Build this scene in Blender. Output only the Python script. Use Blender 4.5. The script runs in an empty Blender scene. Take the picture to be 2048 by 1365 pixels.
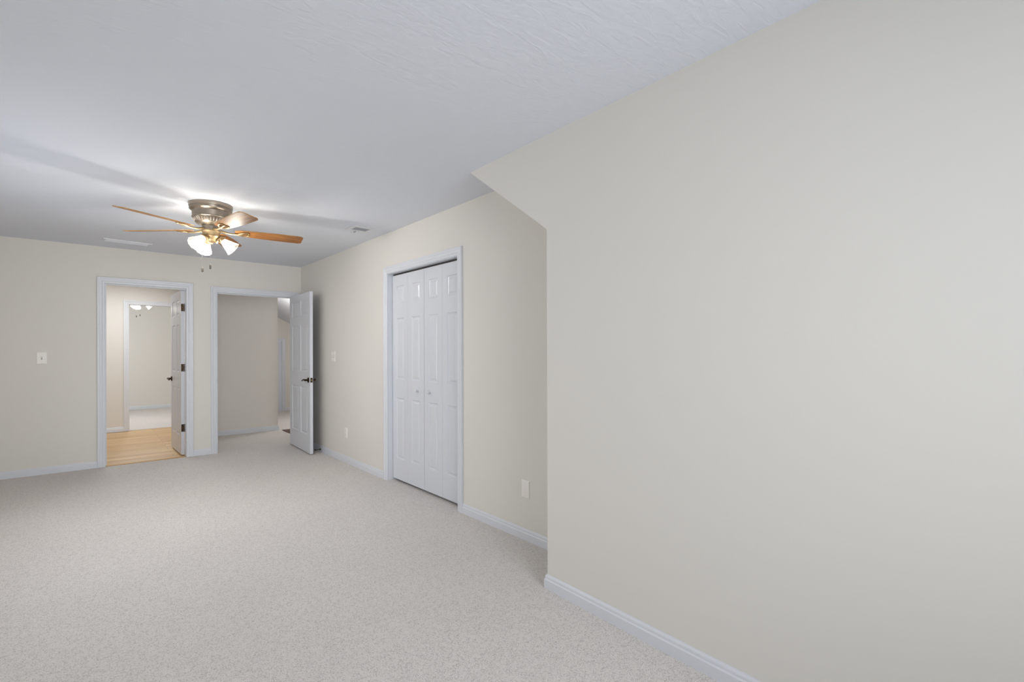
import bpy, bmesh, math, random
from mathutils import Vector, Matrix

S = bpy.context.scene
COL = S.collection
PI = math.pi

# ------------------------------------------------------------------ camera
YAW, FPX, V0, CAM_H, ROLL = 0.71386, 977.33, 701.24, 1.2806, 0.0026
cam_d = bpy.data.cameras.new('camera')
cam = bpy.data.objects.new('camera', cam_d)
COL.objects.link(cam)
cam_d.sensor_width = 36.0
cam_d.lens = FPX / 2048 * 36.0
cam_d.shift_y = (V0 - 682.5) / 2048
cam_d.clip_start = 0.02
cam.location = (0, 0, CAM_H)
cam.rotation_euler = (Matrix.Rotation(-YAW, 3, 'Z') @ Matrix.Rotation(PI / 2, 3, 'X') @ Matrix.Rotation(-ROLL, 3, 'Z')).to_euler()
S.camera = cam

# ------------------------------------------------------------------ world, daylight, exposure
S.view_settings.view_transform = 'Standard'
S.view_settings.look = 'None'
S.view_settings.gamma = 1.0
S.view_settings.exposure = 0.13
S.view_settings.use_curve_mapping = False
w = bpy.data.worlds.new('world')
S.world = w
w.use_nodes = True
bg = w.node_tree.nodes['Background']
bg.inputs['Color'].default_value = (0.80, 0.88, 1.0, 1)
bg.inputs['Strength'].default_value = 1.0


def area_light(name, loc, rot, sx, sy, power, color, spread=PI):
    d = bpy.data.lights.new(name, 'AREA')
    d.shape = 'RECTANGLE'
    d.size, d.size_y, d.energy, d.color, d.spread = sx, sy, power, color, spread
    o = bpy.data.objects.new(name, d)
    o.location = loc
    o.rotation_euler = rot
    COL.objects.link(o)
    return o


def point_light(name, loc, power, color, r):
    d = bpy.data.lights.new(name, 'POINT')
    d.energy, d.color, d.shadow_soft_size = power, color, r
    o = bpy.data.objects.new(name, d)
    o.location = loc
    COL.objects.link(o)
    return o


DAY = (0.90, 0.95, 1.0)
# daylight standing outside the two windows of the bedroom
area_light('daylight_rear', (0.75, -1.45, 1.50), (math.radians(88), 0, 0), 1.7, 1.6, 44, DAY, math.radians(100))
area_light('daylight_left', (-1.20, 4.15, 1.55), (math.radians(72), 0, -PI / 2), 2.3, 1.5, 18, (0.95, 0.98, 1.0), math.radians(150))
# lamps of the neighbouring rooms, and unseen fill lights added to brighten them
area_light('bathroom_lamp', (0.35, 8.9, 2.40), (0, 0, 0), 0.8, 0.8, 19, (0.98, 0.99, 1.0))
point_light('hall_lamp', (2.95, 8.8, 1.80), 20, (1.0, 0.98, 0.95), 0.06)
point_light('hall_fill', (2.8, 7.6, 1.5), 1.4, (1.0, 0.95, 0.90), 0.06)  # added fill to even out the hall wall, no lamp stands here
area_light('far_room_fill', (-0.9, 11.6, 1.5), (PI / 2, 0, -PI / 2), 1.4, 1.4, 24, DAY)  # added area light inside the far room, no window behind it


# ------------------------------------------------------------------ materials
def lin(c):
    return tuple(((v / 255) / 12.92 if v / 255 <= 0.04045 else ((v / 255 + 0.055) / 1.055) ** 2.4) for v in c) + (1,)


def mat(name, rgb, rough=0.5, metal=0.0, bump=None, spec=0.5, coat=0.0, vary=None):
    """bump = (noise scale, strength, distance); vary = (noise scale, amount)"""
    m = bpy.data.materials.new(name)
    m.use_nodes = True
    n, l = m.node_tree.nodes, m.node_tree.links
    b = n['Principled BSDF']
    b.inputs['Base Color'].default_value = lin(rgb)
    b.inputs['Roughness'].default_value = rough
    b.inputs['Metallic'].default_value = metal
    b.inputs['Specular IOR Level'].default_value = spec
    b.inputs['Coat Weight'].default_value = coat
    tc = n.new('ShaderNodeTexCoord')
    if bump:
        t = n.new('ShaderNodeTexNoise')
        t.inputs['Scale'].default_value = bump[0]
        t.inputs['Detail'].default_value = 4
        l.new(tc.outputs['Object'], t.inputs['Vector'])
        bp = n.new('ShaderNodeBump')
        bp.inputs['Strength'].default_value = bump[1]
        bp.inputs['Distance'].default_value = bump[2]
        l.new(t.outputs['Fac'], bp.inputs['Height'])
        l.new(bp.outputs['Normal'], b.inputs['Normal'])
    if vary:
        t2 = n.new('ShaderNodeTexNoise')
        t2.inputs['Scale'].default_value = vary[0]
        t2.inputs['Detail'].default_value = 3
        l.new(tc.outputs['Object'], t2.inputs['Vector'])
        mr = n.new('ShaderNodeMapRange')
        mr.inputs['To Min'].default_value = 1 - vary[1]
        mr.inputs['To Max'].default_value = 1 + vary[1]
        l.new(t2.outputs['Fac'], mr.inputs['Value'])
        hs = n.new('ShaderNodeHueSaturation')
        hs.inputs['Color'].default_value = lin(rgb)
        l.new(mr.outputs['Result'], hs.inputs['Value'])
        l.new(hs.outputs['Color'], b.inputs['Base Color'])
    return m


M = {}
M['wall'] = mat('wall_paint', (226, 222, 215), 0.75, bump=(220, 0.06, 0.002), spec=0.3)
M['trim'] = mat('trim_paint', (220, 222, 227), 0.38, spec=0.45)
M['door'] = mat('door_paint', (217, 219, 225), 0.32, spec=0.5)
M['plate'] = mat('plate_plastic', (244, 239, 233), 0.35)
M['slot'] = mat('slot_dark', (70, 68, 66), 0.6)
M['bronze'] = mat('oil_rubbed_bronze', (58, 44, 32), 0.38, 0.85)
M['bronze_light'] = mat('worn_bronze', (120, 104, 84), 0.35, 0.9)
M['brass'] = mat('latch_brass', (176, 160, 124), 0.3, 1.0)
M['vent'] = mat('vent_enamel', (222, 223, 226), 0.4)
M['vent_dark'] = mat('vent_interior', (168, 169, 174), 0.7)
M['gap'] = mat('track_dark', (46, 44, 42), 0.7)
M['housing'] = mat('brushed_pewter', (158, 146, 132), 0.34, 0.85, bump=(300, 0.05, 0.001))
M['ribs'] = mat('pale_pewter', (214, 202, 188), 0.35, 0.8)
M['antique'] = mat('antique_brass', (160, 138, 104), 0.48, 0.8)
M['chain'] = mat('chain_metal', (200, 200, 200), 0.3, 0.9)
M['pull'] = mat('pull_dark', (104, 98, 92), 0.5, 0.4)
M['mat'] = mat('floor_mat', (104, 84, 74), 0.95, bump=(400, 0.6, 0.004), vary=(60, 0.3))
M['rubber'] = mat('rubber_tip', (40, 36, 34), 0.7)

# ceiling: brushed, slightly stippled texture
m = mat('ceiling_paint', (226, 229, 236), 0.85, spec=0.2)
n, l = m.node_tree.nodes, m.node_tree.links
tc = n.new('ShaderNodeTexCoord')
mp = n.new('ShaderNodeMapping')
mp.inputs['Scale'].default_value = (9, 26, 9)
mp.inputs['Rotation'].default_value = (0, 0, 0.5)
no = n.new('ShaderNodeTexNoise')
no.inputs['Scale'].default_value = 1.0
no.inputs['Detail'].default_value = 6
no.inputs['Distortion'].default_value = 1.2
bp = n.new('ShaderNodeBump')
bp.inputs['Strength'].default_value = 0.4
bp.inputs['Distance'].default_value = 0.006
l.new(tc.outputs['Object'], mp.inputs['Vector'])
l.new(mp.outputs['Vector'], no.inputs['Vector'])
l.new(no.outputs['Fac'], bp.inputs['Height'])
l.new(bp.outputs['Normal'], n['Principled BSDF'].inputs['Normal'])
M['ceiling'] = m

# carpet: cut and loop pile, small dark pits in a loose diagonal pattern
m = bpy.data.materials.new('carpet_pile')
m.use_nodes = True
n, l = m.node_tree.nodes, m.node_tree.links
b = n['Principled BSDF']
b.inputs['Roughness'].default_value = 1.0
b.inputs['Specular IOR Level'].default_value = 0.05
b.inputs['Sheen Weight'].default_value = 0.15
tc = n.new('ShaderNodeTexCoord')
def tex(scale, detail, dist=0.0):
    t = n.new('ShaderNodeTexNoise')
    t.inputs['Scale'].default_value = scale
    t.inputs['Detail'].default_value = detail
    t.inputs['Distortion'].default_value = dist
    l.new(tc.outputs['Object'], t.inputs['Vector'])
    return t


def ramp(src, a, b2, c=0.0, d=1.0):
    r_ = n.new('ShaderNodeMapRange')
    r_.inputs['From Min'].default_value = a
    r_.inputs['From Max'].default_value = b2
    r_.inputs['To Min'].default_value = c
    r_.inputs['To Max'].default_value = d
    l.new(src, r_.inputs['Value'])
    return r_.outputs['Result']


def op(kind, a, b2):
    o_ = n.new('ShaderNodeMath')
    o_.operation = kind
    l.new(a, o_.inputs[0])
    l.new(b2, o_.inputs[1])
    return o_.outputs['Value']


no = tex(260, 2)                      # loops
wv = tex(62, 3, 1.5)                  # where the rows of loops part
lg = tex(1.3, 2)
vo = n.new('ShaderNodeTexVoronoi')    # winding furrows between the loops
vo.feature = 'DISTANCE_TO_EDGE'
vo.inputs['Scale'].default_value = 100
wp = n.new('ShaderNodeMix')
wp.data_type = 'VECTOR'
wp.inputs['Factor'].default_value = 0.012
l.new(tc.outputs['Object'], wp.inputs['A'])
l.new(tex(110, 2).outputs['Color'], wp.inputs['B'])
l.new(wp.outputs['Result'], vo.inputs['Vector'])
furrow = op('MAXIMUM', ramp(vo.outputs['Distance'], 0.02, 0.14, 0.45, 1.0), ramp(wv.outputs['Fac'], 0.64, 0.46))
loops = ramp(no.outputs['Fac'], 0.32, 0.60, 0.62, 1.0)
pile = op('MULTIPLY', furrow, loops)
cr = n.new('ShaderNodeMix')
cr.data_type = 'RGBA'
cr.inputs['A'].default_value = lin((154, 147, 142))
cr.inputs['B'].default_value = lin((232, 226, 221))
l.new(pile, cr.inputs['Factor'])
hs = n.new('ShaderNodeHueSaturation')
l.new(ramp(lg.outputs['Fac'], 0.0, 1.0, 0.95, 1.05), hs.inputs['Value'])
l.new(cr.outputs['Result'], hs.inputs['Color'])
l.new(hs.outputs['Color'], b.inputs['Base Color'])
bp = n.new('ShaderNodeBump')
bp.inputs['Strength'].default_value = 0.5
bp.inputs['Distance'].default_value = 0.006
l.new(pile, bp.inputs['Height'])
l.new(bp.outputs['Normal'], b.inputs['Normal'])
M['carpet'] = m


def wood(name, c1, c2, rough, scale, coat=0.0):
    m = mat(name, c1, rough, coat=coat)
    n, l = m.node_tree.nodes, m.node_tree.links
    tc = n.new('ShaderNodeTexCoord')
    mp = n.new('ShaderNodeMapping')
    mp.inputs['Scale'].default_value = scale
    no = n.new('ShaderNodeTexNoise')
    no.inputs['Scale'].default_value = 1.0
    no.inputs['Detail'].default_value = 5
    no.inputs['Distortion'].default_value = 0.6
    rp = n.new('ShaderNodeValToRGB')
    rp.color_ramp.elements[0].position = 0.35
    rp.color_ramp.elements[0].color = lin(c2)
    rp.color_ramp.elements[1].position = 0.65
    rp.color_ramp.elements[1].color = lin(c1)
    l.new(tc.outputs['Object'], mp.inputs['Vector'])
    l.new(mp.outputs['Vector'], no.inputs['Vector'])
    l.new(no.outputs['Fac'], rp.inputs['Fac'])
    l.new(rp.outputs['Color'], n['Principled BSDF'].inputs['Base Color'])
    return m


M['oak'] = wood('oak_blade', (158, 104, 48), (104, 64, 26), 0.5, (5, 70, 5))
M['oak_edge'] = wood('oak_edge', (190, 146, 88), (160, 116, 62), 0.4, (5, 70, 5))
# bathroom planks run along X
m = mat('plank_floor', (226, 190, 140), 0.42)
n, l = m.node_tree.nodes, m.node_tree.links
tc = n.new('ShaderNodeTexCoord')
br = n.new('ShaderNodeTexBrick')
br.offset = 0.37
br.inputs['Scale'].default_value = 1.0
br.inputs['Brick Width'].default_value = 1.25
br.inputs['Row Height'].default_value = 0.13
br.inputs['Mortar Size'].default_value = 0.0025
br.inputs['Color1'].default_value = lin((232, 200, 154))
br.inputs['Color2'].default_value = lin((208, 170, 120))
br.inputs['Mortar'].default_value = lin((170, 128, 84))
mp = n.new('ShaderNodeMapping')
mp.inputs['Scale'].default_value = (1.6, 34, 1)
no = n.new('ShaderNodeTexNoise')
no.inputs['Scale'].default_value = 1.0
no.inputs['Detail'].default_value = 4
mxr = n.new('ShaderNodeMix')
mxr.data_type = 'RGBA'
mxr.blend_type = 'MULTIPLY'
mxr.inputs['Factor'].default_value = 1.0
rp = n.new('ShaderNodeValToRGB')
rp.color_ramp.elements[0].position = 0.3
rp.color_ramp.elements[0].color = (0.72, 0.66, 0.58, 1)
rp.color_ramp.elements[1].position = 0.62
rp.color_ramp.elements[1].color = (1, 1, 1, 1)
l.new(tc.outputs['Object'], br.inputs['Vector'])
l.new(tc.outputs['Object'], mp.inputs['Vector'])
l.new(mp.outputs['Vector'], no.inputs['Vector'])
l.new(no.outputs['Fac'], rp.inputs['Fac'])
l.new(br.outputs['Color'], mxr.inputs['A'])
l.new(rp.outputs['Color'], mxr.inputs['B'])
l.new(mxr.outputs['Result'], n['Principled BSDF'].inputs['Base Color'])
M['planks'] = m

# frosted lamp glass, lit from within, and the bulbs
m = bpy.data.materials.new('frosted_glass')
m.use_nodes = True
n, l = m.node_tree.nodes, m.node_tree.links
out = n['Material Output']
n.remove(n['Principled BSDF'])
tr = n.new('ShaderNodeBsdfTransparent')
tr.inputs['Color'].default_value = (0.97, 0.97, 0.95, 1)
tl = n.new('ShaderNodeBsdfTranslucent')
tl.inputs['Color'].default_value = (0.95, 0.93, 0.88, 1)
gl = n.new('ShaderNodeBsdfGlossy')
gl.inputs['Roughness'].default_value = 0.08
m1 = n.new('ShaderNodeMixShader')
m1.inputs['Fac'].default_value = 0.50
m2 = n.new('ShaderNodeMixShader')
m2.inputs['Fac'].default_value = 0.10
l.new(tr.outputs[0], m1.inputs[1])
l.new(tl.outputs[0], m1.inputs[2])
l.new(m1.outputs[0], m2.inputs[1])
l.new(gl.outputs[0], m2.inputs[2])
l.new(m2.outputs[0], out.inputs['Surface'])
M['shade'] = m


def emit(name, col, strength):
    m = bpy.data.materials.new(name)
    m.use_nodes = True
    n, l = m.node_tree.nodes, m.node_tree.links
    out = n['Material Output']
    n.remove(n['Principled BSDF'])
    e = n.new('ShaderNodeEmission')
    e.inputs['Color'].default_value = col
    e.inputs['Strength'].default_value = strength
    l.new(e.outputs[0], out.inputs['Surface'])
    return m


M['bulb'] = emit('lit_bulb', (1.0, 0.93, 0.82, 1), 14)
m = bpy.data.materials.new('window_glass')
m.use_nodes = True
n, l = m.node_tree.nodes, m.node_tree.links
out = n['Material Output']
n.remove(n['Principled BSDF'])
tr = n.new('ShaderNodeBsdfTransparent')
gl = n.new('ShaderNodeBsdfGlossy')
gl.inputs['Roughness'].default_value = 0.02
ms = n.new('ShaderNodeMixShader')
ms.inputs['Fac'].default_value = 0.06
l.new(tr.outputs[0], ms.inputs[1])
l.new(gl.outputs[0], ms.inputs[2])
l.new(ms.outputs[0], out.inputs['Surface'])
M['glass'] = m


# ------------------------------------------------------------------ mesh helpers
def box(bm, x0, y0, z0, x1, y1, z1, mi=0):
    vs = [bm.verts.new(p) for p in ((x0, y0, z0), (x1, y0, z0), (x1, y1, z0), (x0, y1, z0), (x0, y0, z1), (x1, y0, z1), (x1, y1, z1), (x0, y1, z1))]
    fs = []
    for q in ((3, 2, 1, 0), (4, 5, 6, 7), (0, 1, 5, 4), (1, 2, 6, 5), (2, 3, 7, 6), (3, 0, 4, 7)):
        f = bm.faces.new([vs[i] for i in q])
        f.material_index = mi
        fs.append(f)
    return vs


def prism(bm, pts, off):
    """closed solid: polygon of 3-D points extruded by the vector off"""
    a = [bm.verts.new(p) for p in pts]
    b = [bm.verts.new(Vector(p) + Vector(off)) for p in pts]
    bm.faces.new(a)
    bm.faces.new(b[::-1])
    for i in range(len(a)):
        j = (i + 1) % len(a)
        bm.faces.new((a[j], a[i], b[i], b[j]))


def lathe(bm, prof, n=48, mat4=None):
    """prof = (radius, z) pairs, spun about Z, then moved by mat4"""
    rings = []
    for r, z in prof:
        if r < 1e-6:
            p = Vector((0, 0, z))
            rings.append([bm.verts.new(mat4 @ p if mat4 else p)])
        else:
            ring = []
            for i in range(n):
                a = 2 * PI * i / n
                p = Vector((r * math.cos(a), r * math.sin(a), z))
                ring.append(bm.verts.new(mat4 @ p if mat4 else p))
            rings.append(ring)
    for a, b in zip(rings, rings[1:]):
        for i in range(n):
            j = (i + 1) % n
            if len(a) == 1 and len(b) == 1:
                continue
            if len(a) == 1:
                bm.faces.new((a[0], b[j], b[i]))
            elif len(b) == 1:
                bm.faces.new((a[i], a[j], b[0]))
            else:
                bm.faces.new((a[i], a[j], b[j], b[i]))


def tube(bm, pts, rads, n=10):
    """round tube with a radius per point, closed at both ends"""
    pts = [Vector(p) for p in pts]
    if not hasattr(rads, '__len__'):
        rads = [rads] * len(pts)
    rings = []
    up = Vector((0, 0, 1))
    for i, p in enumerate(pts):
        d = (pts[min(i + 1, len(pts) - 1)] - pts[max(i - 1, 0)]).normalized()
        s = d.cross(up)
        if s.length < 1e-3:
            s = d.cross(Vector((1, 0, 0)))
        s.normalize()
        t = s.cross(d).normalized()
        rings.append([bm.verts.new(p + rads[i] * (math.cos(2 * PI * k / n) * s + math.sin(2 * PI * k / n) * t)) for k in range(n)])
    for a, b in zip(rings, rings[1:]):
        for k in range(n):
            bm.faces.new((a[k], a[(k + 1) % n], b[(k + 1) % n], b[k]))
    bm.faces.new(rings[0][::-1])
    bm.faces.new(rings[-1])


def sweep(bm, prof, path, closed_prof=True):
    """prof points (a, b); path = list of (origin, vector for a, vector for b): mitred mouldings"""
    rings = [[bm.verts.new(Vector(o) + a * Vector(va) + b * Vector(vb)) for a, b in prof] for o, va, vb in path]
    n = len(prof)
    for r, s in zip(rings, rings[1:]):
        for k in range(n):
            bm.faces.new((r[k], r[(k + 1) % n], s[(k + 1) % n], s[k]))
    bm.faces.new(rings[0][::-1])
    bm.faces.new(rings[-1])


def obj(name, bm, material, parent=None, bevel=0.0, smooth=None):
    bmesh.ops.recalc_face_normals(bm, faces=bm.faces)
    me = bpy.data.meshes.new(name)
    bm.to_mesh(me)
    bm.free()
    for mm in (material if isinstance(material, (list, tuple)) else [material]):
        me.materials.append(mm)
    o = bpy.data.objects.new(name, me)
    COL.objects.link(o)
    if parent:
        o.parent = parent
    if bevel:
        md = o.modifiers.new('bevel', 'BEVEL')
        md.width = bevel
        md.segments = 2
        md.limit_method = 'ANGLE'
        md.angle_limit = math.radians(40)
    if smooth is not None:
        for p in me.polygons:
            p.use_smooth = True
        try:
            me.set_sharp_from_angle(angle=math.radians(smooth))
        except Exception:
            pass
    return o


def tag(o, label=None, cat=None, group=None, kind=None):
    for k, v in (('label', label), ('category', cat), ('group', group), ('kind', kind)):
        if v:
            o[k] = v
    return o


def empty(name, loc=(0, 0, 0), rz=0.0):
    o = bpy.data.objects.new(name, None)
    o.empty_display_size = 0.1
    o.location = loc
    o.rotation_euler = (0, 0, rz)
    COL.objects.link(o)
    return o


def struct(name, bm, material, label, cat, **k):
    return tag(obj(name, bm, material, **k), label, cat, kind='structure')


# ------------------------------------------------------------------ the setting
H = 2.44
YB, XC = 7.05, 2.23            # wall with the two doorways; wall with the closet
YB2 = YB + 0.11
XL, YR = -0.85, -1.25          # left wall and rear wall, both outside the photograph
YFAR = 9.97                    # far wall of the bathroom
NA = 0.0204                    # the near wall stands a degree off square


def xn(y):
    return 1.8281 + NA * y


BX0, BX1, BZ = 0.139, 0.891, 2.035     # bathroom doorway
EX0, EX1, EZ = 1.219, 2.125, 2.016     # bedroom doorway
CY0, CY1, CZ = 3.236, 4.440, 2.035     # closet opening
J = 0.018                               # jamb thickness
OX0, OX1 = 0.492, 1.10                  # doorway beyond the bathroom

bm = bmesh.new()
box(bm, XL - 0.1, YR - 0.1, -0.06, 3.9, YB, 0)
box(bm, 1.187, YB, -0.06, 3.9, 11.4, 0)
struct('floor', bm, M['carpet'], 'pale greige looped carpet covering the bedroom and hall floor', 'floor')
bm = bmesh.new()
box(bm, -1.6, YB + 0.0, -0.06, 1.187, YFAR + 0.06, -0.004)
struct('bathroom_floor', bm, M['planks'], 'light honey wood plank floor seen through the left doorway', 'floor')
bm = bmesh.new()
box(bm, -1.6, YFAR + 0.06, -0.06, 2.4, 13.8, 0)
struct('far_room_floor', bm, M['carpet'], 'grey carpet beyond the wood floor, seen through both left doorways', 'floor')

bm = bmesh.new()
box(bm, XL - 0.1, YR - 0.1, H, 3.9, YB2, H + 0.08)
struct('ceiling', bm, M['ceiling'], 'flat white brushed-texture ceiling of the bedroom', 'ceiling')
bm = bmesh.new()
box(bm, -1.6, YB2, H, 1.187, 13.8, H + 0.08)
box(bm, 1.187, YFAR, H, 2.4, 13.8, H + 0.08)
struct('bathroom_ceiling', bm, M['ceiling'], 'white ceiling over the bathroom and the room beyond it', 'ceiling')
bm = bmesh.new()
box(bm, 1.187, YB2, H, 2.19, YFAR, H + 0.08)
# sloped part of the hall ceiling falling towards +X
prism(bm, [(2.19, YB2, H), (3.9, YB2, H - 1.71 * 0.54), (3.9, YB2, H - 1.71 * 0.54 + 0.08), (2.19, YB2, H + 0.08)], (0, 11.3 - YB2, 0))
struct('hall_ceiling', bm, M['ceiling'], 'hall ceiling that slopes down, lit bright above the open white door', 'ceiling')

# wall with the two doorways
bm = bmesh.new()
for x0, x1, z0 in ((XL, BX0 - J, 0), (BX1 + J, EX0 - J, 0), (EX1 + J, XC + 0.11, 0), (BX0 - J, BX1 + J, BZ + J), (EX0 - J, EX1 + J, EZ + J)):
    box(bm, x0, YB, z0, x1, YB2, H)
struct('wall_back', bm, M['wall'], 'greige end wall with two open doorways below the ceiling fan', 'wall')
# closet wall
bm = bmesh.new()
for y0, y1, z0 in ((YR, CY0 - J, 0), (CY1 + J, YB, 0), (CY0 - J, CY1 + J, CZ + J)):
    box(bm, XC, y0, z0, XC + 0.11, y1, H)
struct('wall_right', bm, M['wall'], 'greige side wall around the white closet doors', 'wall')
# the near wall: a mass standing out from the closet wall, its upper corner leaning forward under the ceiling
bm = bmesh.new()
prism(bm, [(xn(YR), YR, 0), (xn(1.866), 1.866, 0), (xn(1.866), 1.866, 1.934), (xn(2.585), 2.585, H), (xn(YR), YR, H)], (0.5, 0, 0))
for v in bm.verts:
    if v.co.x > 2.15:
        v.co.x = XC
struct('wall_near', bm, M['wall'], 'large plain greige wall filling the right half, with a slanted upper corner', 'wall')
# left wall and rear wall with their windows
bm = bmesh.new()
LW = (3.05, 5.25, 0.75, 2.1)
box(bm, XL - 0.1, YR, 0, XL, LW[0], H)
box(bm, XL - 0.1, LW[1], 0, XL, YB2, H)
box(bm, XL - 0.1, LW[0], 0, XL, LW[1], LW[2])
box(bm, XL - 0.1, LW[0], LW[3], XL, LW[1], H)
struct('wall_left', bm, M['wall'], 'greige wall with a wide window, left of the camera and out of the frame', 'wall')
RW = (-0.05, 1.55, 0.65, 2.15)
bm = bmesh.new()
box(bm, XL - 0.1, YR - 0.1, 0, RW[0], YR, H)
box(bm, RW[1], YR - 0.1, 0, XC + 0.11, YR, H)
box(bm, RW[0], YR - 0.1, 0, RW[1], YR, RW[2])
box(bm, RW[0], YR - 0.1, RW[3], RW[1], YR, H)
struct('wall_rear', bm, M['wall'], 'greige wall with a window behind the camera', 'wall')


def window(name, along, a0, a1, z0, z1, face, depth, label):
    root = tag(empty(name), label, 'window', kind='structure')

    def bb(bm, s0, s1, u0, u1, d0, d1):
        if along == 'x':
            box(bm, s0, d0, u0, s1, d1, u1)
        else:
            box(bm, d0, s0, u0, d1, s1, u1)
    bm = bmesh.new()
    t = 0.045
    d0, d1 = face, face + depth
    bb(bm, a0, a0 + t, z0, z1, d0, d1)
    bb(bm, a1 - t, a1, z0, z1, d0, d1)
    bb(bm, a0 + t, a1 - t, z0, z0 + t, d0, d1)
    bb(bm, a0 + t, a1 - t, z1 - t, z1, d0, d1)
    zm = (z0 + z1) / 2
    bb(bm, a0 + t, a1 - t, zm - 0.02, zm + 0.02, d0 + depth * 0.3, d1 - depth * 0.3)
    obj('window_frame', bm, M['trim'], root)
    bm = bmesh.new()
    c = face + depth * 0.5
    bb(bm, a0 + t, a1 - t, z0 + t, zm - 0.02, c - 0.002, c + 0.002)
    bb(bm, a0 + t, a1 - t, zm + 0.02, z1 - t, c - 0.002, c + 0.002)
    obj('window_glass', bm, M['glass'], root)


window('window_1', 'x', RW[0], RW[1], RW[2], RW[3], YR - 0.1, 0.1, 'white framed window behind the camera')
window('window_2', 'y', LW[0], LW[1], LW[2], LW[3], XL - 0.1, 0.1, 'white framed window in the left wall outside the frame')

# bathroom and the room beyond it
bm = bmesh.new()
box(bm, -1.6, YFAR, 0, OX0 - J, YFAR + 0.11, H)
box(bm, OX0 - J, YFAR, 2.03 + J, OX1 + J, YFAR + 0.11, H)
box(bm, OX1 + J, YFAR, 0, 2.4, YFAR + 0.11, H)
struct('wall_bathroom', bm, M['wall'], 'brightly lit greige wall behind the left doorway, around a second doorway', 'wall')
bm = bmesh.new()
box(bm, -1.6, 13.56, 0, 2.4, 13.67, H)
struct('wall_far_room', bm, M['wall'], 'greige wall farthest away, seen through both left doorways', 'wall')
bm = bmesh.new()
box(bm, -1.7, YB2, 0, -1.6, 13.67, H)
struct('wall_bathroom_side', bm, M['wall'], 'greige wall closing the bathroom on its hidden side', 'wall')
bm = bmesh.new()
box(bm, 1.174, YB2, 0, 1.20, YFAR, H)
struct('wall_partition', bm, M['wall'], 'greige partition between bathroom and hall, hidden behind the door frames', 'wall')
bm = bmesh.new()
box(bm, 2.3, YFAR + 0.11, 0, 2.4, 13.56, H)
struct('wall_far_room_side', bm, M['wall'], 'greige wall closing the far room on its hidden side', 'wall')

# hall
YH, XH, YHF = 8.47, 2.315, 11.05
bm = bmesh.new()
box(bm, 1.20, YH, 0, XH, YH + 0.11, H)
struct('wall_hall', bm, M['wall'], 'shaded greige hall wall straight behind the right doorway', 'wall')
bm = bmesh.new()
box(bm, XH - 0.11, YH + 0.11, 0, XH, YHF, H)
struct('wall_hall_side', bm, M['wall'], 'greige hall wall running back from the hall corner', 'wall')
bm = bmesh.new()
box(bm, XH - 0.11, YHF, 0, 2.442, YHF + 0.11, H)
box(bm, 3.118, YHF, 0, 3.9, YHF + 0.11, H)
box(bm, 2.442, YHF, 1.508, 3.118, YHF + 0.11, H)
struct('wall_hall_end', bm, M['wall'], 'greige hall end wall above the low white attic door', 'wall')
bm = bmesh.new()
box(bm, 3.8, YB2, 0, 3.9, YHF, 1.6)
box(bm, XC + 0.11, YB, 0, 3.9, YB2, H)
struct('wall_hall_eave', bm, M['wall'], 'low greige wall under the hall slope, hidden behind the open door', 'wall')

# closet interior behind the bifold doors
bm = bmesh.new()
box(bm, 2.95, 2.9, 0, 3.0, 4.8, H)
box(bm, XC + 0.11, 2.85, 0, 3.0, 2.9, H)
box(bm, XC + 0.11, 4.8, 0, 3.0, 4.85, H)
struct('wall_closet', bm, M['wall'], 'greige closet inside hidden behind the bifold doors', 'wall')

# ------------------------------------------------------------------ mouldings
BASE = [(0, 0), (0.014, 0), (0.014, 0.0475), (0.0095, 0.0530), (0.0095, 0.0610), (0.0086, 0.0660), (0.0050, 0.0715), (0.0035, 0.0750), (0, 0.0750)]


def baseboard(name, pts, label):
    """pts along the foot of the wall; the board stands on the right of the walking direction"""
    bm = bmesh.new()
    path = []
    for i, p in enumerate(pts):
        p = Vector((p[0], p[1], 0))
        dirs = []
        if i > 0:
            dirs.append((p - Vector((pts[i - 1][0], pts[i - 1][1], 0))).normalized())
        if i < len(pts) - 1:
            dirs.append((Vector((pts[i + 1][0], pts[i + 1][1], 0)) - p).normalized())
        ns = [Vector((d.y, -d.x, 0)) for d in dirs]
        if len(ns) == 1:
            nv = ns[0]
        else:
            nv = (ns[0] + ns[1]).normalized()
            nv = nv / max(0.2, nv.dot(ns[0]))
        path.append((p, nv, Vector((0, 0, 1))))
    sweep(bm, BASE, path)
    return struct(name, bm, M['trim'], label, 'baseboard')


CW = 0.066
CAS = [(0, 0), (0, 0.008), (0.004, 0.0105), (0.016, 0.0115), (0.020, 0.0145), (0.023, 0.0135), (0.028, 0.0125), (0.044, 0.0150), (0.050, 0.0185), (0.062, 0.0190), (CW, 0.0165), (CW, 0)]


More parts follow.
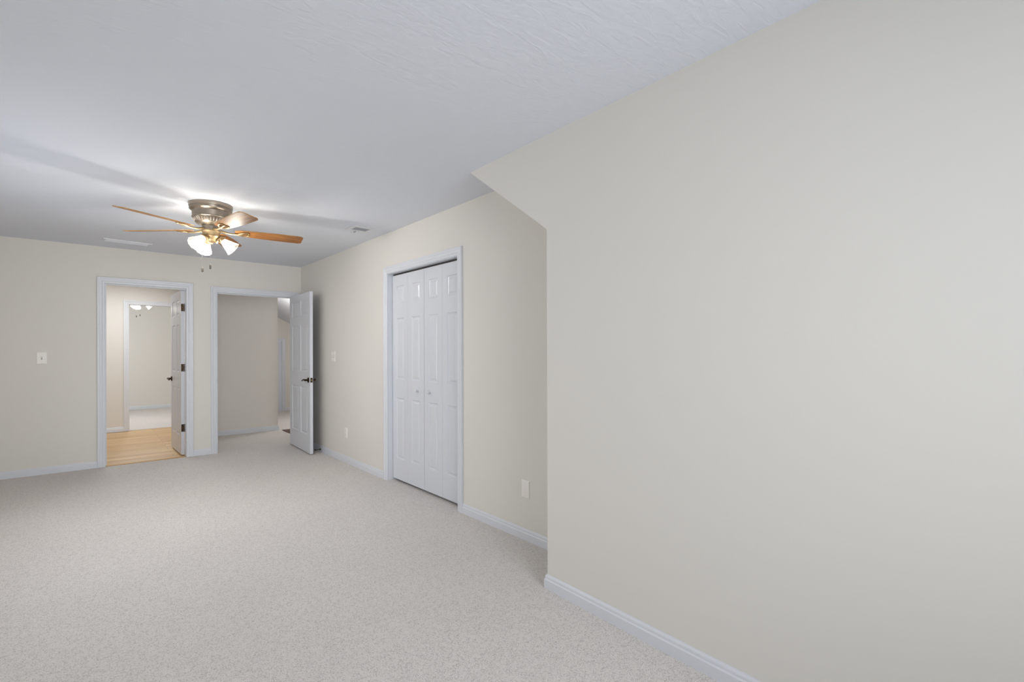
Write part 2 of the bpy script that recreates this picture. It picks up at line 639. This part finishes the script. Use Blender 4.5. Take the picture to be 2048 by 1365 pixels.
def door_frame(name, label, along, a0, a1, ztop, face, out, depth, casing_back=None):
    """casing on the wall face and a jamb lining the opening. along 'x'/'y'; out = unit from the wall into the room"""
    root = tag(empty(name), label, 'door frame', kind='structure')
    A = Vector((1, 0, 0)) if along == 'x' else Vector((0, 1, 0))
    O = Vector(out)
    Z = Vector((0, 0, 1))
    r = 0.004                                     # reveal between jamb and casing

    def P(a, f, z):
        return (Vector((a, 0, 0)) if along == 'x' else Vector((0, a, 0))) + f + Vector((0, 0, z))
    base = Vector((0, face, 0)) if along == 'x' else Vector((face, 0, 0))

    def run(nm, F, out_v):
        bm = bmesh.new()
        sweep(bm, CAS, [(P(a0 - r, F, 0), -A, out_v), (P(a0 - r, F, ztop + r), -A + Z, out_v), (P(a1 + r, F, ztop + r), A + Z, out_v), (P(a1 + r, F, 0), A, out_v)])
        obj(nm, bm, M['trim'], root)
    run('casing', base, O)
    if casing_back:
        run('casing', base - O * depth, -O)
    bm = bmesh.new()

    def bb(s0, s1, u0, u1, d0, d1):               # d measured inwards from the face
        p, q = P(s0, base - O * d0, u0), P(s1, base - O * d1, u1)
        box(bm, min(p.x, q.x), min(p.y, q.y), min(p.z, q.z), max(p.x, q.x), max(p.y, q.y), max(p.z, q.z))
    bb(a0 - J + 0.001, a0, 0, ztop, 0.001, depth - 0.001)
    bb(a1, a1 + J - 0.001, 0, ztop, 0.001, depth - 0.001)
    bb(a0 - J + 0.001, a1 + J - 0.001, ztop, ztop + J - 0.001, 0.001, depth - 0.001)
    obj('jamb', bm, M['trim'], root)
    return root, P, base, O


def door_stop(root, P, base, O, a0, a1, ztop, d0, d1, t1=0.011):
    bm = bmesh.new()
    for s0, s1, u0, u1 in ((a0, a0 + 0.011, 0, ztop), (a1 - t1, a1, 0, ztop), (a0 + 0.011, a1 - t1, ztop - 0.011, ztop)):
        p, q = P(s0, base - O * d0, u0), P(s1, base - O * d1, u1)
        box(bm, min(p.x, q.x), min(p.y, q.y), min(p.z, q.z), max(p.x, q.x), max(p.y, q.y), max(p.z, q.z))
    obj('door_stop', bm, M['trim'], root)


fr1 = door_frame('trim_1', 'white moulded frame of the left doorway to the wood floored room', 'x', BX0, BX1, BZ, YB, (0, -1, 0), 0.11, True)
door_stop(*fr1, BX0, BX1, BZ, 0.03, 0.07, 0.003)
fr2 = door_frame('trim_2', 'white moulded frame of the right doorway, behind the open door', 'x', EX0, EX1, EZ, YB, (0, -1, 0), 0.11)
door_stop(*fr2, EX0, EX1, EZ, 0.04, 0.08)
fr3 = door_frame('trim_3', 'white moulded frame around the bifold closet doors', 'y', CY0, CY1, CZ, XC, (-1, 0, 0), 0.11)
fr4 = door_frame('trim_4', 'white frame of the distant doorway between wood floor and grey carpet', 'x', OX0, OX1, 2.03, YFAR, (0, -1, 0), 0.11)
fr5 = door_frame('trim_5', 'white frame of the low attic door at the hall end', 'x', 2.46, 3.10, 1.49, YHF, (0, -1, 0), 0.10)
# bronze strike plate in the left jamb of the bedroom doorway
bm = bmesh.new()
box(bm, EX0 - 0.0005, YB + 0.004, 0.885, EX0 + 0.0015, YB + 0.036, 0.955)
obj('strike_plate', bm, M['bronze'], fr2[0])
# dark bifold track under the closet head
bm = bmesh.new()
box(bm, XC + 0.055, CY0 + 0.01, CZ - 0.013, XC + 0.08, CY1 - 0.01, CZ)
obj('bifold_track', bm, M['gap'], fr3[0])

r = CW + 0.004
baseboard('baseboard_back_left', [(XL, YB), (BX0 - r, YB)], 'white baseboard along the end wall, left of both doorways')
baseboard('baseboard_back_middle', [(BX1 + r, YB), (EX0 - r, YB)], 'short white baseboard between the two doorways')
baseboard('baseboard_right_far', [(XC, YB), (XC, CY1 + r)], 'white baseboard from the open door to the closet frame')
baseboard('baseboard_right_near', [(XC, CY0 - r), (XC, 1.87)], 'white baseboard between closet frame and projecting near wall')
baseboard('baseboard_near', [(XC - 0.02, 1.866), (xn(1.866), 1.866), (xn(YR), YR)], 'white baseboard along the foot of the large near wall')
baseboard('baseboard_bathroom', [(-1.6, YFAR), (OX0 - r, YFAR)], 'white baseboard at the brightly lit wall above the wood floor')
baseboard('baseboard_far_room', [(-1.6, 13.56), (2.3, 13.56)], 'white baseboard farthest away, on the grey carpet')
baseboard('baseboard_hall', [(1.20, YH), (XH, YH), (XH, YHF)], 'white baseboard of the shaded hall wall in the right doorway')
baseboard('baseboard_hall_end', [(3.10 + r, YHF), (3.8, YHF)], 'white bit of baseboard beside the low attic door')
baseboard('baseboard_left', [(XL, YR), (XL, YB)], 'white baseboard along the window wall left of the frame')
# wood-to-carpet transition strips
bm = bmesh.new()
prism(bm, [(BX0, YB + 0.005, 0.0), (BX0, YB + 0.012, 0.006), (BX0, YB + 0.035, 0.007), (BX0, YB + 0.05, 0.0)], (BX1 - BX0, 0, 0))
struct('trim_6', bm, wood('threshold_wood', (214, 172, 112), (190, 146, 88), 0.4, (3, 60, 5)), 'honey wood strip where carpet meets the wood floor', 'threshold')


# ------------------------------------------------------------------ doors
def panel_face(bm, y, sgn, xs, zs, panels):
    """front skin of a moulded door in the plane y, facing sgn*Y; panels = set of grid cells that carry a raised panel"""
    grid = {}

    def V(x, z, d):
        k = (round(x, 5), round(z, 5), round(d, 5))
        if k not in grid:
            grid[k] = bm.verts.new((x, y - sgn * d, z))
        return grid[k]
    steps = ((0.0, 0.0), (0.007, 0.0065), (0.017, 0.0085), (0.034, 0.0025))
    for i in range(len(xs) - 1):
        for k in range(len(zs) - 1):
            x0, x1, z0, z1 = xs[i], xs[i + 1], zs[k], zs[k + 1]
            if (i, k) not in panels:
                bm.faces.new((V(x0, z0, 0), V(x1, z0, 0), V(x1, z1, 0), V(x0, z1, 0)))
                continue
            prev = None
            for s, d in steps:
                ring = [V(x0 + s, z0 + s, d), V(x1 - s, z0 + s, d), V(x1 - s, z1 - s, d), V(x0 + s, z1 - s, d)]
                if prev:
                    for q in range(4):
                        bm.faces.new((prev[q], prev[(q + 1) % 4], ring[(q + 1) % 4], ring[q]))
                prev = ring
            bm.faces.new(prev)


def moulded_slab(w, h, t, xs, zs, panels):
    """x 0..w from the hinge, z 0..h, y 0..t"""
    bm = bmesh.new()
    panel_face(bm, 0.0, -1, xs, zs, panels)
    panel_face(bm, t, 1, xs, zs, panels)
    # edge skins follow the grid so the solid is closed
    for a, b2 in zip(zs, zs[1:]):
        for x in (0, w):
            bm.faces.new([bm.verts.new(p) for p in ((x, 0, a), (x, t, a), (x, t, b2), (x, 0, b2))])
    for a, b2 in zip(xs, xs[1:]):
        for z in (0, h):
            bm.faces.new([bm.verts.new(p) for p in ((a, 0, z), (b2, 0, z), (b2, t, z), (a, t, z))])
    bmesh.ops.remove_doubles(bm, verts=bm.verts, dist=1e-5)
    return bm


def six_panel(w, h, t):
    s, ms = 0.112, 0.105
    pw = (w - 2 * s - ms) / 2
    xs = [0, s, s + pw, s + pw + ms, w - s, w]
    zs = [0, 0.225, 0.815, 1.005, 1.600, 1.715, 1.910, h]
    return moulded_slab(w, h, t, xs, zs, {(i, k) for i in (1, 3) for k in (1, 3, 5)})


def lever_set(parent, x, z, t, toward):
    """a lever on each face of a slab (y=0 and y=t); levers point along x by toward; plus the latch plate on the free edge"""
    for y, sg in ((0.0, -1), (t, 1)):
        rot = Matrix.Translation((x, y, z)) @ Matrix.Rotation(sg * -PI / 2, 4, 'X')
        bm = bmesh.new()
        lathe(bm, [(0, 0), (0.033, 0), (0.033, 0.004), (0.030, 0.008), (0.022, 0.011), (0.013, 0.014), (0.011, 0.030), (0.013, 0.034), (0.012, 0.048), (0, 0.050)], 28, rot)
        rose = obj('handle_rose', bm, M['bronze'], parent, smooth=35)
        bm = bmesh.new()
        yy = y + sg * 0.045
        pts, rad = [], []
        for k in range(12):
            u = k / 11
            pts.append((x + toward * (0.115 * u - 0.006), yy + sg * 0.004 * math.sin(u * PI), z + 0.007 * math.sin(u * PI * 1.6) - 0.003 * u))
            rad.append(0.0095 - 0.004 * u + (0.002 if k in (2, 5) else 0) + (0.0035 if k == 11 else 0))
        tube(bm, pts, rad, 12)
        obj('lever', bm, M['bronze'], rose, smooth=50)


def latch(parent, w, t, z):
    bm = bmesh.new()
    box(bm, w - 0.0005, t / 2 - 0.0125, z - 0.028, w + 0.0015, t / 2 + 0.0125, z + 0.028)
    lp = obj('latch_plate', bm, M['bronze'], parent)
    bm = bmesh.new()
    prism(bm, [(w + 0.001, t / 2 - 0.006, z - 0.010), (w + 0.011, t / 2 - 0.006, z - 0.010), (w + 0.004, t / 2 + 0.006, z - 0.010), (w + 0.001, t / 2 + 0.006, z - 0.010)], (0, 0, 0.020))
    obj('latch_bolt', bm, M['brass'], lp)


T = 0.035
# bathroom door: opened past square into the bathroom
bw, bh = 0.745, 2.015
d1 = tag(empty('door_1', (0.888, YB2 + 0.004, 0.014), math.radians(91.7)), 'white six panel door swung into the wood floored room, with three dark hinges', 'door', kind='structure')
sl = obj('door_panel', six_panel(bw, bh, T), M['door'], d1)
lever_set(d1, bw - 0.062, 0.905, T, -1)
latch(d1, bw, T, 0.905)
for z in (1.802, 1.064, 0.326):
    bm = bmesh.new()
    box(bm, -0.0025, 0.004, z - 0.045, 0.0004, T - 0.001, z + 0.045)
    hg = obj('hinge', bm, M['bronze'], d1, bevel=0.0008)
    bm = bmesh.new()
    for sx, sz in ((0.010, -0.03), (0.010, 0.03), (0.022, 0.0)):
        box(bm, -0.0036, sx - 0.003, z + sz - 0.003, -0.002, sx + 0.003, z + sz + 0.003)
    obj('hinge_screw', bm, M['bronze_light'], hg)
    bm = bmesh.new()
    tube(bm, [(-0.004, -0.004, z - 0.047), (-0.004, -0.004, z + 0.047)], 0.0055, 12)
    obj('hinge_pin', bm, M['bronze'], hg, smooth=40)
# matching leaves on the jamb belong to the frame
for z in (1.816, 1.078, 0.340):
    bm = bmesh.new()
    box(bm, BX1 - 0.0025, YB2 - 0.034, z - 0.045, BX1 + 0.0003, YB2 - 0.001, z + 0.045)
    obj('hinge_leaf', bm, M['bronze'], fr1[0])

# bedroom door: opened against the closet wall
ew, eh = 0.900, 1.998
A2 = math.radians(267.9)
d2 = tag(empty('door_2', (2.1165 + T * math.sin(A2), YB - 0.006 - T * math.cos(A2), 0.014), A2), 'white six panel door standing open towards the closet wall, with a bronze lever', 'door', kind='structure')
obj('door_panel', six_panel(ew, eh, T), M['door'], d2)
lever_set(d2, ew - 0.062, 0.906, T, -1)
latch(d2, ew, T, 0.906)
for z in (1.80, 1.06, 0.32):
    bm = bmesh.new()
    box(bm, -0.0025, 0.001, z - 0.045, 0.0004, T - 0.004, z + 0.045)
    tube(bm, [(-0.004, T + 0.002, z - 0.047), (-0.004, T + 0.002, z + 0.047)], 0.0055, 12)
    obj('hinge', bm, M['bronze'], d2)

# bifold closet doors: two pairs of narrow three panel leaves
lw = (CY1 - CY0 - 0.018) / 4
lh = 1.992
zb0 = 0.026
bx = XC + 0.050
zs = [0, 0.203, 0.795, 0.975, 1.573, 1.716, 1.885, lh]
d3 = tag(empty('door_3', (bx, CY1, zb0), -PI / 2), 'white bifold closet doors with small round white knobs', 'door', kind='structure')
# local x runs from the far jamb towards the camera; local -y faces the room
leaf0 = None
for i in range(4):
    x0 = 0.005 + i * (lw + 0.0015) + (0.003 if i > 1 else 0)
    if leaf0 is None:
        xs_ = [0, 0.072, lw - 0.072, lw]
        leaf0 = lf = obj('door_leaf', moulded_slab(lw, lh, 0.03, xs_, zs, {(1, 1), (1, 3), (1, 5)}), M['door'], d3)
    else:
        lf = leaf0.copy()
        COL.objects.link(lf)
    lf.location = (x0, 0, 0)
    if i in (1, 2):
        bm = bmesh.new()
        kx = lw / 2 + (0.035 if i == 1 else -0.055)
        lathe(bm, [(0.0, 0), (0.009, 0), (0.0075, 0.006), (0.007, 0.012), (0.014, 0.017), (0.0165, 0.023), (0.014, 0.029), (0.006, 0.0315), (0, 0.032)], 24,
              Matrix.Translation((kx, 0.0, 0.885)) @ Matrix.Rotation(PI / 2, 4, 'X'))
        obj('knob', bm, M['trim'], lf, smooth=50)

# low attic door at the end of the hall
bm = moulded_slab(0.616, 1.475, 0.03, [0, 0.09, 0.27, 0.35, 0.53, 0.616], [0, 0.16, 0.62, 0.75, 1.36, 1.475], {(1, 1), (3, 1), (1, 3), (3, 3)})
d4 = obj('door_4', bm, M['door'])
d4.location = (2.472, YHF + 0.02, 0.01)
tag(d4, 'low white attic door at the far end of the hall', 'door', kind='structure')


# ------------------------------------------------------------------ wall plates
def plate_root(name, loc, rz, label, cat, group=None):
    return tag(empty(name, loc, rz), label, cat, group)


def plate_mesh(parent, w, h, name='cover_plate'):
    """plate in local XZ, facing local -Y, back on y=0"""
    bm = bmesh.new()
    t, e = 0.006, 0.006
    a = [bm.verts.new(p) for p in ((-w / 2, 0, -h / 2), (w / 2, 0, -h / 2), (w / 2, 0, h / 2), (-w / 2, 0, h / 2))]
    m_ = [bm.verts.new((v.co.x, -0.0025, v.co.z)) for v in a]
    b_ = [bm.verts.new((v.co.x - math.copysign(e, v.co.x), -t, v.co.z - math.copysign(e, v.co.z))) for v in a]
    bm.faces.new(a)
    bm.faces.new(b_)
    for r1_, r2_ in ((a, m_), (m_, b_)):
        for i in range(4):
            j = (i + 1) % 4
            bm.faces.new((r1_[i], r1_[j], r2_[j], r2_[i]))
    return obj(name, bm, M['plate'], parent)


def screws(parent, pts):
    for x, z in pts:
        bm = bmesh.new()
        lathe(bm, [(0, 0.0085), (0.0028, 0.0078), (0.0034, 0.0055), (0.0034, 0.004)], 12, Matrix.Translation((x, 0, z)) @ Matrix.Rotation(PI / 2, 4, 'X'))
        obj('screw', bm, M['plate'], parent)


def toggle(parent, x):
    bm = bmesh.new()
    box(bm, x - 0.005, -0.0068, -0.012, x + 0.005, -0.0045, 0.012)
    s = obj('toggle_slot', bm, M['slot'], parent)
    bm = bmesh.new()
    prism(bm, [(x - 0.004, -0.006, -0.006), (x - 0.004, -0.016, 0.004), (x - 0.004, -0.015, 0.009), (x - 0.004, -0.006, 0.008)], (0.008, 0, 0))
    obj('toggle', bm, M['plate'], s)


p = plate_root('light_switch', (-0.370, YB, 1.213), 0, 'cream switch plate on the end wall, left of the left doorway', 'light switch')
plate_mesh(p, 0.080, 0.124)
toggle(p, 0)
screws(p, [(0, 0.03), (0, -0.03)])
p = plate_root('light_switch', (XC, 5.86, 1.213), -PI / 2, 'cream switch plate on the closet wall, beside the open door', 'light switch')
plate_mesh(p, 0.116, 0.124)
for x in (-0.023, 0.023):
    toggle(p, x)
    screws(p, [(x, 0.03), (x, -0.03)])
p = plate_root('electrical_outlet', (XC, 5.483, 0.338), -PI / 2, 'cream outlet low on the wall between open door and closet', 'outlet')
plate_mesh(p, 0.076, 0.120)
for z in (0.0195, -0.0195):
    bm = bmesh.new()
    box(bm, -0.0165, -0.0085, z - 0.014, 0.0165, -0.0055, z + 0.014)
    rc = obj('receptacle', bm, M['plate'], p, bevel=0.003)
    bm = bmesh.new()
    for x in (-0.0065, 0.0065):
        box(bm, x - 0.001, -0.0089, z - 0.003, x + 0.001, -0.008, z + 0.006)
    obj('socket_slot', bm, M['slot'], rc)
screws(p, [(0, 0)])
p = plate_root('blank_plate', (XC, 2.436, 0.342), -PI / 2, 'cream blank wall plate low on the wall in the recess by the near wall', 'wall plate')
plate_mesh(p, 0.078, 0.120)
screws(p, [(0, 0.041), (0, -0.041)])

# rigid door stop on the closet wall baseboard
p = tag(empty('door_bumper', (XC - 0.014, 6.262, 0.034), 0), 'small dark door stop on the baseboard behind the open door', 'door stop')
bm = bmesh.new()
lathe(bm, [(0, 0), (0.012, 0), (0.012, 0.004), (0.006, 0.008), (0.0042, 0.012), (0.0042, 0.058), (0.006, 0.060)], 16, Matrix.Rotation(-PI / 2, 4, 'Y'))
obj('stop_rod', bm, M['bronze'], p, smooth=40)
bm = bmesh.new()
lathe(bm, [(0, 0.060), (0.0085, 0.060), (0.0095, 0.066), (0.008, 0.073), (0, 0.074)], 16, Matrix.Rotation(-PI / 2, 4, 'Y'))
obj('rubber_tip', bm, M['rubber'], p, smooth=40)

# brown mat on the hall carpet
bm = bmesh.new()
box(bm, 2.352, 7.62, 0, 2.95, 8.37, 0.012)
tag(obj('floor_mat', bm, M['mat'], bevel=0.004), 'reddish brown mat on the hall carpet, mostly hidden by the open door', 'mat')

# ------------------------------------------------------------------ ceiling registers
p = tag(empty('ceiling_vent', (1.955, 4.447, H)), 'small white ceiling register with grey louvres between fan and closet', 'vent')
bm = bmesh.new()
W_, D_ = 0.108, 0.098
wi, di = 0.070, 0.052
for x0, x1, y0, y1 in ((-W_, W_, -D_, -di), (-W_, W_, di, D_), (-W_, -wi, -di, di), (wi, W_, -di, di)):
    box(bm, x0, y0, -0.006, x1, y1, 0)
obj('vent_frame', bm, M['vent'], p, bevel=0.002)
bm = bmesh.new()
box(bm, -wi, -di, -0.001, wi, di, 0)
obj('vent_back', bm, M['vent_dark'], p)
for k in range(9):
    y = -di + 0.006 + k * (2 * di - 0.012) / 8
    bm = bmesh.new()
    prism(bm, [(-wi, y - 0.003, -0.001), (-wi, y + 0.001, -0.006), (-wi, y + 0.002, -0.006), (-wi, y - 0.002, -0.001)], (2 * wi, 0, 0))
    obj('louvre', bm, M['vent_dark'], p)
bm = bmesh.new()
box(bm, -0.012, D_ - 0.006, -0.014, -0.004, D_ + 0.040, -0.005)
obj('damper_lever', bm, M['vent_dark'], p)

p = tag(empty('linear_vent', (0.31, 6.60, H), 0.10), 'long flat white ceiling register near the end wall, left of the fan', 'vent')
bm = bmesh.new()
box(bm, -0.205, -0.085, -0.0025, 0.205, 0.085, 0)
obj('vent_plate', bm, M['ceiling'], p, bevel=0.002)
bm = bmesh.new()
box(bm, -0.205, -0.092, -0.009, 0.205, -0.084, 0)
obj('front_lip', bm, M['vent'], p, bevel=0.002)
for k in range(4):
    bm = bmesh.new()
    y = -0.05 + k * 0.033
    prism(bm, [(-0.18, y, -0.0024), (-0.18, y + 0.004, -0.006), (-0.18, y + 0.006, -0.006), (-0.18, y + 0.006, -0.0024)], (0.36, 0, 0))
    obj('louvre', bm, M['ceiling'], p)
bm = bmesh.new()
box(bm, -0.222, -0.03, -0.005, -0.208, 0.03, 0)
obj('end_smudge', bm, M['vent'], p)  # raised block standing in for a faint shadow smudge at this end


# ------------------------------------------------------------------ ceiling fan
def make_fan(loc, rz, label):
    root = tag(empty('ceiling_fan', loc, rz), label, 'ceiling fan', 'hugger ceiling fans with three lamps')
    bm = bmesh.new()
    lathe(bm, [(0, 0), (0.151, 0), (0.152, -0.012), (0.150, -0.026), (0.146, -0.030), (0.145, -0.034), (0.148, -0.038), (0.147, -0.046), (0.140, -0.052), (0.134, -0.056),
               (0.130, -0.062), (0.128, -0.100), (0.131, -0.104), (0.131, -0.109), (0.127, -0.112), (0.124, -0.118), (0.108, -0.146), (0.098, -0.156), (0.080, -0.164), (0.066, -0.168), (0, -0.168)], 72)
    hs_ = obj('motor_housing', bm, M['housing'], root, smooth=30)
    # embossed ribs around the lower bowl
    for k in range(36):
        a = 2 * PI * k / 36
        if k == 0:
            bm = bmesh.new()
            pts = []
            for u in (0.0, 0.25, 0.5, 0.75, 1.0):
                pts.append((0.1235 - 0.017 * u + 0.001, 0, -0.119 - 0.026 * u))
            tube(bm, pts, [0.001, 0.0030, 0.0036, 0.0030, 0.001], 8)
            rib0 = rb = obj('rib', bm, M['ribs'], hs_, smooth=50)
        else:
            rb = rib0.copy()
            COL.objects.link(rb)
        rb.rotation_euler = (0, 0, a)
    bm = bmesh.new()
    lathe(bm, [(0, -0.166), (0.058, -0.166), (0.062, -0.172), (0.062, -0.196), (0.066, -0.200), (0.066, -0.206), (0, -0.206)], 48)
    obj('flywheel', bm, M['housing'], root, smooth=30)
    bm = bmesh.new()
    lathe(bm, [(0, -0.204), (0.064, -0.204), (0.066, -0.212), (0.062, -0.220), (0.061, -0.246), (0.064, -0.250), (0.060, -0.258), (0.045, -0.268), (0.038, -0.276), (0.036, -0.288), (0.022, -0.298), (0.012, -0.302), (0.010, -0.310), (0, -0.313)], 48)
    obj('switch_housing', bm, M['antique'], root, smooth=30)
    # blades
    blade0 = iron0 = None
    for k in range(5):
        ang = math.radians(-7 + 72 * k)
        if blade0 is None:
            bm = bmesh.new()
            n = 22
            top, bot = [], []
            half = []
            for i in range(n + 1):
                u = i / n
                x = 0.165 + (0.675 - 0.165) * u
                hw = 0.048 + 0.022 * math.sin(min(1, u * 1.15) * PI * 0.55)
                if u > 0.955:
                    q = (u - 0.955) / 0.045
                    hw -= 0.016 * (1 - math.sqrt(max(0, 1 - q * q)))
                if u < 0.10:
                    hw *= 0.72 + 0.28 * math.sin(u / 0.10 * PI / 2)
                half.append((x, hw))
            outline = [(x, hw) for x, hw in half] + [(x, -hw) for x, hw in reversed(half)]
            # tip slightly bowed
            t2 = 0.0030
            vt = [bm.verts.new((x, y, t2)) for x, y in outline]
            vb = [bm.verts.new((x, y, -t2)) for x, y in outline]
            m_ = len(outline)
            for i in range(n):
                a, b_, c, d = i, i + 1, m_ - 2 - i, m_ - 1 - i
                bm.faces.new((vt[a], vt[b_], vt[c], vt[d])).material_index = 0
                bm.faces.new((vb[d], vb[c], vb[b_], vb[a])).material_index = 0
            for i in range(m_):
                j = (i + 1) % m_
                bm.faces.new((vt[i], vb[i], vb[j], vt[j])).material_index = 1
            blade0 = bl = obj('blade', bm, [M['oak'], M['oak_edge']], root)
            # iron: arm from the flywheel and a three finger pad under the blade
            bm = bmesh.new()
            tube(bm, [(-0.112, 0, 0.0), (-0.075, 0, -0.010), (-0.03, 0.0, -0.016), (0.02, 0.0, -0.013), (0.06, 0, -0.007)], [0.010, 0.0085, 0.0075, 0.0085, 0.006], 10)
            for sgn in (-1, 1):
                tube(bm, [(0.015, 0, -0.012), (0.030, 0.020 * sgn, -0.012), (0.052, 0.034 * sgn, -0.009), (0.082, 0.033 * sgn, -0.006), (0.094, 0.018 * sgn, -0.006), (0.088, 0.004 * sgn, -0.006)], [0.006, 0.0058, 0.0055, 0.005, 0.0045, 0.0035], 8)
            tube(bm, [(0.05, 0, -0.008), (0.088, 0, -0.006)], [0.006, 0.004], 8)
            iron0 = ir = obj('blade_iron', bm, M['antique'], bl, smooth=50)
            ir.location = (0.175, 0, 0)
        else:
            bl = blade0.copy()
            COL.objects.link(bl)
            ir = iron0.copy()
            COL.objects.link(ir)
            ir.parent = bl
        bl.rotation_euler = (Matrix.Rotation(ang, 3, 'Z') @ Matrix.Rotation(math.radians(-12), 3, 'X')).to_euler()
        bl.location = (0, 0, -0.198)
    # three lamps
    arm0 = None
    for k in range(3):
        az = math.radians(-20 + 120 * k)
        tilt = math.radians(50)            # from straight down towards outwards
        A = Matrix.Rotation(az, 4, 'Z') @ Matrix.Translation((0.062, 0, -0.262)) @ Matrix.Rotation(-tilt, 4, 'Y')
        # local -Z is the lamp axis
        if arm0 is None:
            bm = bmesh.new()
            tube(bm, [(-0.045, 0, -0.002), (-0.018, 0, 0.004), (0.0, 0, -0.002), (0, 0, -0.012)], [0.011, 0.012, 0.013, 0.016], 14)
            lathe(bm, [(0, -0.010), (0.020, -0.010), (0.026, -0.016), (0.027, -0.026), (0.024, -0.030), (0, -0.030)], 28)
            arm0 = ar = obj('lamp_arm', bm, M['antique'], root, smooth=40)
            bm = bmesh.new()
            n = 48
            prof = [(0.023, -0.028), (0.026, -0.036), (0.030, -0.050), (0.037, -0.070), (0.043, -0.088), (0.047, -0.102), (0.052, -0.114), (0.058, -0.122)]
            rings = []
            for r_, z in prof + [(q[0] - 0.0022, q[1]) for q in reversed(prof)]:
                fl = max(0.0, (-z - 0.09) / 0.032)
                rings.append([bm.verts.new(((r_ + 0.0025 * fl * math.cos(12 * 2 * PI * i / n)) * math.cos(2 * PI * i / n), (r_ + 0.0025 * fl * math.cos(12 * 2 * PI * i / n)) * math.sin(2 * PI * i / n), z)) for i in range(n)])
            for a, b_ in zip(rings, rings[1:] + rings[:1]):
                for i in range(n):
                    bm.faces.new((a[i], a[(i + 1) % n], b_[(i + 1) % n], b_[i]))
            sh0 = sh = obj('lamp_shade', bm, M['shade'], ar, smooth=60)
            bm = bmesh.new()
            lathe(bm, [(0, -0.028), (0.010, -0.028), (0.012, -0.040), (0.020, -0.056), (0.024, -0.070), (0.022, -0.084), (0.013, -0.094), (0, -0.097)], 24)
            bu0 = bu = obj('bulb', bm, M['bulb'], ar, smooth=60)
        else:
            ar = arm0.copy()
            COL.objects.link(ar)
            for src in (sh0, bu0):
                c = src.copy()
                COL.objects.link(c)
                c.parent = ar
        ar.matrix_local = A
        wpos = Matrix.Translation(loc) @ Matrix.Rotation(rz, 4, 'Z') @ A @ Vector((0, 0, -0.080))
        point_light('fan_lamp', wpos, FAN_W, FAN_C, 0.028)
    # two pull chains with small pendants
    for (x, y), zt, zl in (((-0.062, -0.018), -0.225, -0.500), ((-0.014, -0.050), -0.262, -0.476)):
        bm = bmesh.new()
        tube(bm, [(x * 0.8, y * 0.8, zt + 0.004), (x, y, zt), (x, y, zt - 0.01), (x, y, zl)], 0.0011, 8)
        ch = obj('pull_chain', bm, M['chain'], root)
        bm = bmesh.new()
        lathe(bm, [(0, 0.002), (0.003, 0), (0.004, -0.004), (0.0075, -0.010), (0.0085, -0.020), (0.0070, -0.028), (0.0085, -0.032), (0.006, -0.038), (0, -0.040)], 18, Matrix.Translation((x, y, zl)))
        obj('pull_pendant', bm, M['pull'], ch, smooth=50)
    return root


FAN_W, FAN_C = 53.0, (1.0, 0.96, 0.90)
make_fan((0.735, 4.49, H), 0.0, 'ceiling fan with oak blades and three lit glass shades in the bedroom')
make_fan((0.72, 11.25, H), 0.1, 'far ceiling fan of which two lit shades show through both left doorways')
